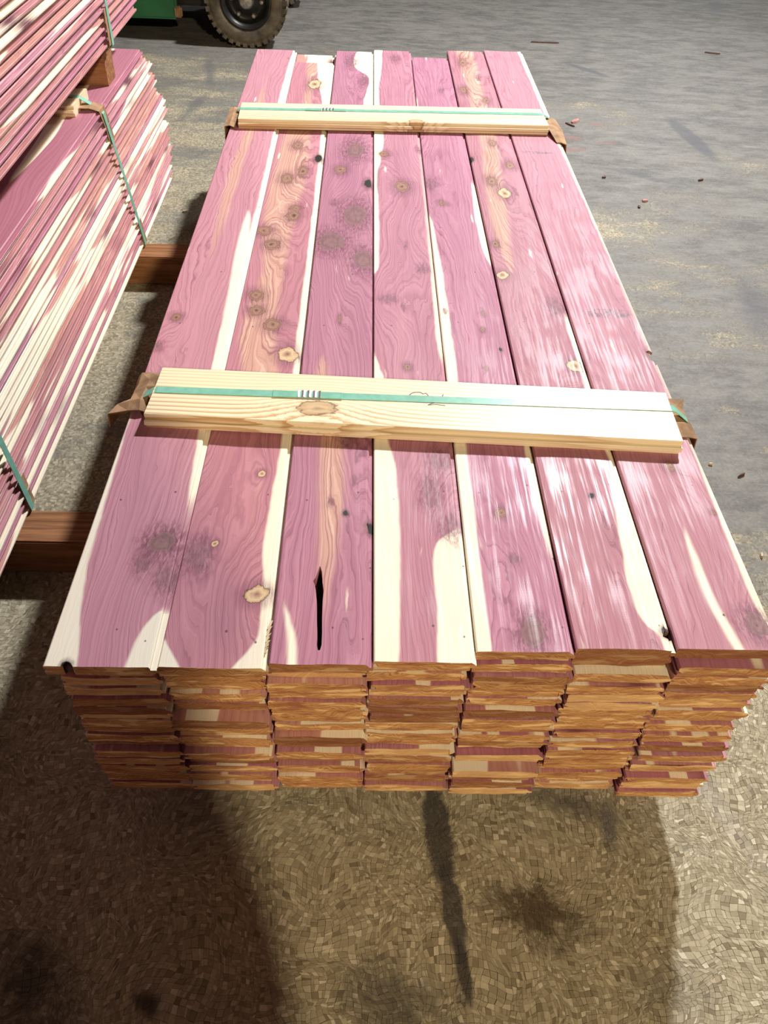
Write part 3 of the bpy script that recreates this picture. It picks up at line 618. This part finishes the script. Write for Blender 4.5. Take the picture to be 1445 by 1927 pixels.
def side_strap(e,org,y,zb,zt,lab,padtop=False,slack=.004,sl=.006):
    X=-.731
    pth=[(X-.30,y,zt+.0275),(X-.060,y,zt+.0275),(X-.048,y,zt+.0265),(X-.006,y,zt+.002),(X+slack,y+.002,zt-.010),(X+slack+.001,y+sl/2,(zb+zt)/2),(X+slack,y+sl,zb+.004),(X-.004,y+sl,zb-.0017),(X-.06,y+sl,zb-.0017)]
    if not padtop: pth=[(X-.30,y,zt+.0008),(X-.006,y,zt+.0008)]+pth[4:]
    s=ribbon('strap',pth,.0165,.0009,M['strap'],e,org); tag(s,lab); return s
ZL=-.351+23*.0191-.001
for yy,lab,sl in ((1.548,'green strap at the far end of the lower bundle',.165),(.535,'green strap at the near end of the lower bundle',.055)):
    side_strap(low,LO,yy,-.3505,ZL,lab,True,sl=sl)
    # pine batten under the strap on the top
    bt=board_mesh('batten',.1275,.025,.80,0,[M['pine'],M['pine']],.0003,5)
    o=link('batten',bt,low,Vector((-.731-.045-.80,yy+.064,ZL+.026))-LO,(0,0,-PI/2)); tag(o,'pine batten under the strap of the lower bundle, squeezed beneath the upper one' if yy>1 else None)
    # cardboard pads at the top and bottom corners
    X=-.731
    crumple('corner_pad',[[(X-.044,yy-.032+dy,ZL+.012),(X-.02,yy-.03+dy,ZL+.011),(X+.002,yy-.024+dy,ZL+.002),(X+.002,yy-.018+sl*.12+dy,ZL-.05),(X+.002,yy-.018+sl*.22+dy,ZL-.095)] for dy in (0,.02,.045)],.002,low,LO,None,.0015,5)
    crumple('corner_pad',[[(X+.0025,yy+sl*.86-.012+dy,-.265),(X+.0025,yy+sl*.92-.012+dy,-.30),(X+.0025,yy+sl-.010+dy,-.345),(X-.002,yy+sl-.010+dy,-.3515)] for dy in (0,.014,.034)],.002,low,LO,None,.0012,6)
side_strap(upb,UO,1.735,.1735,.1735+23*.0191,'green strap on the upper bundle')
crumple('corner_pad',[[(-.7288,1.715+dy,.262),(-.7285,1.715+dy,.22),(-.7285,1.717+dy,.18),(-.735,1.718+dy,.1725)] for dy in (0,.018,.042)],.002,upb,UO,None,.0012,7)
side_strap(upb,UO,.70,.1735,.1735+23*.0191,'green strap around the near end of the upper bundle, out of view')

# ------------------------------------------------------------------ dunnage and spacer timbers
def timber(name,loc_,sx,sy,sz,label,group,cat,rot=0,seed=0):
    bm=bmesh.new(); bmesh.ops.create_cube(bm,size=1)
    bmesh.ops.scale(bm,vec=(sx,sy,sz),verts=bm.verts)
    bmesh.ops.subdivide_edges(bm,edges=[e for e in bm.edges if abs(e.verts[0].co.x-e.verts[1].co.x)>sx*.5],cuts=9)
    bmesh.ops.bevel(bm,geom=[e for e in bm.edges if abs(e.verts[0].co.x-e.verts[1].co.x)>sx*.05],offset=.003,segments=2,affect='EDGES')
    for v in bm.verts:
        nv=mnoise.noise_vector(v.co*6+Vector((seed,0,0)))*.0012; v.co.y+=nv.y
    me=bm_mesh(name,bm,[M['dunnage']]); o=link(name,me,None,loc_,(0,0,rot)); tag(o,label,cat,group); return o
timber('dunnage_timber',(-.61,.547,FZ+.0448),2.06,.088,.0868,'brown square timber on the floor under the near ends of the bundles','dunnage timbers under the bundles','timber',0,1)
timber('dunnage_timber',(-.61,1.690,FZ+.0448),2.06,.088,.0868,'brown square timber on the floor under the far ends of the bundles','dunnage timbers under the bundles','timber',0,2)
timber('spacer_timber',(-1.187,1.752,.1300),.875,.078,.0830,'orange brown spacer block between the two left bundles, by the far strap','spacer timbers between the left bundles','timber',0,3)
timber('spacer_timber',(-1.187,.18,.1300),.875,.078,.0830,'spacer block between the two left bundles near their hidden front end','spacer timbers between the left bundles','timber',0,4)

# ------------------------------------------------------------------ forklift
FO=Vector((-1.5,4.55,FZ)); fk=empty('forklift',FO); tag(fk,'green forklift parked beyond the boards with a dusty black tyre','forklift')
def rev(prof,segs,axis_pt,mat,name,parent,org,smooth=True):
    """revolve (radius, y) profile about an axis along y through axis_pt"""
    bm=bmesh.new(); rings_=[]
    for s in range(segs):
        a=2*PI*s/segs; rings_.append([bm.verts.new((axis_pt[0]+r*math.cos(a)-org.x,axis_pt[1]+y-org.y,axis_pt[2]+r*math.sin(a)-org.z)) for r,y in prof])
    for s in range(segs):
        A,B=rings_[s],rings_[(s+1)%segs]
        for k in range(len(prof)-1): bm.faces.new([A[k],B[k],B[k+1],A[k+1]])
    bmesh.ops.remove_doubles(bm,verts=bm.verts,dist=1e-5); bmesh.ops.recalc_face_normals(bm,faces=bm.faces)
    return link(name,bm_mesh(name,bm,[mat],smooth),parent)
def boxm(bm,c,s,rot=None):
    g=bmesh.ops.create_cube(bm,size=1)['verts']
    for v in g:
        co=Vector((v.co.x*s[0],v.co.y*s[1],v.co.z*s[2])); 
        if rot: co=rot@co
        v.co=co+Vector(c)
    return g
def wheel(cx,cy,cz,R_,wd,side,detail=True):
    # side -1: outer face towards -y
    s=side; w2=wd/2
    org=FO
    tw=empty('wheel',(cx-FO.x,cy-FO.y,cz-FO.z)); tw.parent=fk; WO=Vector((cx,cy,cz))
    pr=[(R_*.60,-w2*.80),(R_*.64,-w2*.92),(R_*.72,-w2*.96),(R_*.84,-w2*1.0),(R_*.93,-w2*.94),(R_*.975,-w2*.82),(R_*.975,w2*.82),(R_*.93,w2*.94),(R_*.84,w2),(R_*.64,w2*.92),(R_*.60,w2*.80),(R_*.60,-w2*.80)]
    ty=rev([(r,y*1) for r,y in pr],64,WO,M['tyre'],'tyre',tw,WO)
    bm=bmesh.new(); n=34
    for i in range(n):
        for sd in (-1,1):
            a=2*PI*(i+(.5 if sd>0 else 0))/n; rot=Matrix.Rotation(-a,3,'Y')
            g=boxm(bm,(0,0,0),(R_*.055,w2*.86,R_*.115)); 
            for v in g: v.co=rot@(v.co+Vector((R_*.977,sd*w2*.50,0)))
            g=boxm(bm,(0,0,0),(R_*.10,w2*.09,R_*.105))
            for v in g: v.co=rot@(v.co+Vector((R_*.945,sd*w2*.94,0)))
    tr=link('tyre_tread',bm_mesh('tyre_tread',bm,[M['tyre']]),ty); tag(tr,kind='stuff')
    rm=rev([(.0,s*w2*.30),(R_*.30,s*w2*.30),(R_*.34,s*w2*.20),(R_*.47,s*w2*.28),(R_*.50,s*w2*.70),(R_*.56,s*w2*.90),(R_*.615,s*w2*.93),(R_*.63,s*w2*.84),(R_*.60,s*w2*.6),(R_*.60,-s*w2*.8),(0,-s*w2*.8)],64,WO,M['rim'],'rim',tw,WO)
    rev([(0,s*w2*.78),(R_*.13,s*w2*.76),(R_*.185,s*w2*.64),(R_*.20,s*w2*.28)],32,WO,M['bolt'],'hub_cap',tw,WO)
    for k in range(6):
        a=2*PI*k/6+.95; q=Vector((R_*.37*math.cos(a),0,R_*.37*math.sin(a)))
        rev([(0,s*w2*.52),(.008,s*w2*.50),(.013,s*w2*.42),(.0135,s*w2*.2)],6,q,M['bolt'],'wheel_nut',tw,Vector((0,0,0)),False)
    return tw
wheel(-.687,4.12,FZ+.205,.203,.14,-1)
wheel(-.610,4.93,FZ+.205,.203,.14,1)
wheel(-2.05,4.10,FZ+.235,.233,.17,-1)
wheel(-2.05,4.98,FZ+.235,.233,.17,1)
def part(name,boxes,mat,lab=None,bev=.01):
    bm=bmesh.new()
    for c,s in boxes: boxm(bm,Vector(c)-FO,s)
    bmesh.ops.bevel(bm,geom=bm.edges[:],offset=bev,segments=2,affect='EDGES')
    o=link(name,bm_mesh(name,bm,[mat]),fk); 
    if lab: tag(o,lab)
    return o
part('side_panel',[((-1.50,4.18,-.135),(.90,.05,.43))],M['green'],'green painted steel side panel',.012)
part('side_panel',[((-1.50,4.92,-.135),(.90,.05,.43))],M['green'],None,.012)
part('chassis',[((-1.45,4.55,-.20),(1.55,.66,.20)),((-1.45,4.55,.02),(1.5,.60,.26))],M['dark'])
part('axle',[((-.66,4.52,FZ+.205),(.07,.70,.07)),((-2.05,4.54,FZ+.235),(.09,.74,.09))],M['dark'],None,.006)
part('counterweight',[((-.66,4.55,.22),(.52,.96,.36))],M['green'],None,.05)
part('hood',[((-1.25,4.55,.36),(.75,.84,.34))],M['green'],None,.03)
part('driver_seat',[((-1.25,4.55,.58),(.46,.46,.10)),((-1.02,4.55,.80),(.10,.44,.42))],M['dark'],None,.03)
part('overhead_guard',[((-1.85,4.20,.85),(.05,.05,1.4)),((-1.85,4.90,.85),(.05,.05,1.4)),((-.85,4.20,.95),(.05,.05,1.2)),((-.85,4.90,.95),(.05,.05,1.2)),((-1.35,4.20,1.57),(1.08,.06,.06)),((-1.35,4.90,1.57),(1.08,.06,.06))]+[((-1.85+.2*k,4.55,1.57),(.04,.70,.04)) for k in range(6)],M['dark'],None,.008)
part('mast',[((-2.32,4.30,.62),(.12,.07,2.05)),((-2.32,4.80,.62),(.12,.07,2.05)),((-2.32,4.55,.0),(.08,.55,.10)),((-2.32,4.55,1.55),(.08,.55,.10))],M['dark'],None,.006)
for yy in (4.36,4.74): part('fork',[((-2.42,yy,-.10),(.04,.11,.52)),((-2.92,yy,FZ+.08),(1.04,.11,.035))],M['dark'],None,.006)
part('step_bracket',[((-1.052,4.17,-.315),(.05,.03,.05))],M['card'],'small worn brown bracket at the end of the green panel',.006)

# ------------------------------------------------------------------ crumbs on the floor
def crumb(name,px_,py_,ln,wd,ang,mat,label,group='wood scraps on the floor right of the bundle',cat='wood scrap',z=FZ):
    v=P(px_,py_,FZ); s=Vector((0,0,0)); rnd=random.Random(int(px_*7+py_))
    pts=[(-ln/2,-wd*.2),(-ln*.2,-wd/2),(ln*.3,-wd*.42),(ln/2,wd*.1),(ln*.2,wd/2),(-ln*.3,wd*.4)]
    zz=[.002+rnd.uniform(0,.003) for _ in pts]
    vs_=[(a,b,0.0007) for a,b in pts]+[(a*.92,b*.8,.003+q) for (a,b),q in zip(pts,zz)]
    n=6; me=mesh(name,vs_,[tuple(range(n-1,-1,-1)),tuple(range(n,2*n))]+[(i,(i+1)%n,n+(i+1)%n,n+i) for i in range(n)],[mat])
    o=link(name,me,None,(v.x,v.y,FZ+.0002),(0,0,ang)); tag(o,label,cat,group)
crumb('wood_scrap',1082,229,.07,.026,.9,M['chipwood'],'pink wood flake on the floor right of the far batten')
crumb('wood_scrap',1072,236,.055,.009,2.2,M['darkwood'],'dark thin stick beside the pink flake right of the far batten')
crumb('wood_scrap',1213,379,.026,.020,.3,M['chipwood'],'small red crumb alone on the grey floor at right')
crumb('wood_scrap',1202,391,.016,.010,1.3,M['darkwood'],'tiny brown crumb just left of and nearer than the red crumb')
crumb('wood_scrap',1318,340,.030,.012,.5,M['darkwood'],'small dark bent scrap far right on the grey floor')
crumb('wood_scrap',1394,896,.024,.004,.45,M['darkwood'],'thin dark sliver on the floor right of the bundle, nearest the right border')
crumb('wood_scrap',1432,1047,.013,.006,1.2,M['palewood'],'pale chip on the floor right of the near bundle end')
crumb('wood_scrap',1336,875,.010,.004,-.3,M['palewood'],'pale crumb on the floor beside the right edge of the bundle')
crumb('wood_scrap',1340,101,.085,.012,-.25,M['darkwood'],'dark thin stick far off at upper right')
crumb('wood_scrap',1025,81,.16,.010,.0,M['darkwood'],'long dark stick lying beyond the far right end of the bundle')
crumb('wood_scrap',349,399,.022,.014,.4,M['palewood'],'white chip on the floor between the bundles',group='wood scraps between the bundles')
crumb('wood_scrap',325,449,.040,.006,1.0,M['palewood'],'thin pale splinter on the floor behind the far dunnage timber',group='wood scraps between the bundles')
crumb('wood_scrap',1136,335,.018,.012,.2,M['darkwood'],'black speck on the floor right of the bundle, level with the knotty middle')
crumb('wood_scrap',440,88,.030,.02,.2,M['darkwood'],'dark crumb near the forklift tyre',group='wood scraps between the bundles')

# ------------------------------------------------------------------ the photographer, standing behind the camera (their shadow falls on the floor at left)
def person():
    px,py=-.035,-.98; org=Vector((px,py,FZ)); e=empty('person',org); tag(e,'person in dark work clothes standing behind the camera, hands held in front of the chest','person')
    pm=plain('dark_work_cloth',(.03,.035,.05),.85,0,.3,20,.2); sk=plain('skin',(.52,.30,.21),.55,0,.06,30,.3); hr=plain('brown_hair',(.05,.03,.02),.6,0,.4,60); sh=plain('boot_leather',(.04,.025,.015),.6,0,.3,30)
    def skin(name,pts,edges,mat,root=0,sub=2,par=None):
        me=D.meshes.new(name); me.from_pydata([p_[:3] for p_ in pts],edges,[]); o=D.objects.new(name,me); C.objects.link(o)
        o.modifiers.new('skin','SKIN'); me.skin_vertices[0].data[root].use_root=True
        for i,p_ in enumerate(pts): me.skin_vertices[0].data[i].radius=(p_[3],p_[4] if len(p_)>4 else p_[3])
        sm=o.modifiers.new('sub','SUBSURF'); sm.levels=sub; sm.render_levels=sub
        bpy.context.view_layer.update(); nm=D.meshes.new_from_object(o.evaluated_get(bpy.context.evaluated_depsgraph_get())); D.objects.remove(o)
        nm.materials.clear(); nm.materials.append(mat); nm.polygons.foreach_set('use_smooth',[True]*len(nm.polygons)); return link(name,nm,par or e)
    pts=[(0,0,.96,.155,.115),(0,0,1.10,.145,.105),(0,.01,1.28,.165,.115),(0,0,1.42,.15,.095),(0,.005,1.50,.058),(0,.02,1.57,.055),
      (.088,0,.88,.10),(.095,.01,.50,.070),(.125,-.01,.10,.052),(-.088,0,.88,.10),(-.095,.01,.50,.070),(-.125,-.01,.10,.052),
      (.19,0,1.41,.062),(.24,-.02,1.16,.048),(.165,.165,1.13,.037),(-.19,0,1.41,.062),(-.24,-.02,1.16,.048),(-.165,.165,1.13,.037)]
    ed=[(0,1),(1,2),(2,3),(3,4),(4,5),(0,6),(6,7),(7,8),(0,9),(9,10),(10,11),(3,12),(12,13),(13,14),(3,15),(15,16),(16,17)]
    skin('body',pts,ed,pm)
    skin('shadow_coat',[(0,0,.50,.235,.17),(0,0,.70,.225,.165),(0,0,.95,.205,.15),(0,0,1.15,.19,.135),(0,0,1.30,.195,.135)],[(0,1),(1,2),(2,3),(3,4)],pm)  # wide coat added so no light passes between the legs
    skin('head',[(0,.02,1.56,.052),(0,.03,1.62,.075,.085),(0,.025,1.70,.080,.095),(0,.01,1.76,.055,.065)],[(0,1),(1,2),(2,3)],sk)
    skin('nose',[(0,.118,1.675,.010),(0,.135,1.648,.014)],[(0,1)],sk); skin('mouth',[(-.022,.108,1.615,.006),(0,.116,1.615,.008),(.022,.108,1.615,.006)],[(0,1),(1,2)],plain('lips',(.42,.16,.13),.5),1)
    for s_ in (-1,1):
        link('eye',blob('eye',.012,M['palewood'],(1,.7,.7)),e,(s_*.032,.105,1.69)); skin('ear',[(s_*.083,.02,1.66,.010,.016),(s_*.085,.015,1.70,.010,.018)],[(0,1)],sk)
        skin('shoe',[(s_*.125,-.05,.052,.055),(s_*.128,.04,.045,.050),(s_*.135,.15,.034,.034)],[(0,1),(1,2)],sh)
        hd=skin('hand',[(s_*.165,.165,1.13,.028,.022),(s_*.130,.205,1.14,.034,.018),(s_*.112,.225,1.145,.032,.014)],[(0,1),(1,2)],sk)
        for k in range(4):
            z=1.120+.018*k; l=(.055,.068,.072,.062)[k]
            skin('finger',[(s_*.118,.218,z,.0095),(s_*.085,.218+l*.55,z+.004,.009),(s_*.052,.218+l*.62,z+.006,.0078)],[(0,1),(1,2)],sk,0,1,hd)
        skin('thumb',[(s_*.140,.195,1.150,.012),(s_*.108,.190,1.185,.0105),(s_*.078,.200,1.192,.0085)],[(0,1),(1,2)],sk,0,1,hd)
    skin('hair',[(0,-.045,1.63,.070,.035),(0,-.030,1.69,.088,.060),(0,-.010,1.735,.088,.080),(0,.015,1.765,.070,.070)],[(0,1),(1,2),(2,3)],hr)
person()

# ------------------------------------------------------------------ unseen stack added behind the camera, to shade the floor at lower left
def light_blocking_stack(z0,nl,label):
    org=Vector((-.98,-2.0,z0)); e=empty('lumber_bundle',org); tag(e,label,'lumber bundle','strapped bundles of cedar boards')  # added bundle, placed only to block the warm lamp
    pr=profile(.1185,.0172); n=len(pr); vs_,fs=[],[]; rnd=random.Random(5)
    for ly in range(nl):
        for c_ in range(7):
            x=-1.235+c_*.1262+rnd.uniform(-.003,.003); y1=-.74+rnd.uniform(-.04,.02); zt=z0+(nl-ly)*.0191-.0012; b=len(vs_)
            vs_+=[(x+a,y1-2.44,zt+b_) for a,b_ in pr]+[(x+a,y1,zt+b_) for a,b_ in pr]
            fs+=[(b+i,b+n+i,b+n+(i+1)%n,b+(i+1)%n) for i in range(n)]+[tuple(b+i for i in range(n)),tuple(b+n+i for i in range(n-1,-1,-1))]
    tag(link('blocker_board_layers',mesh('blocker_board_layers',[Vector(v)-org for v in vs_],fs,[M['cedar'][1]]),e),kind='stuff')
light_blocking_stack(FZ+.0005,37,'tall added bundle of cedar boards behind the camera at left, blocking light, lower of two')
light_blocking_stack(FZ+37*.0191+.001,37,'added bundle of cedar boards behind the camera at left, blocking light, on top of the tall one')
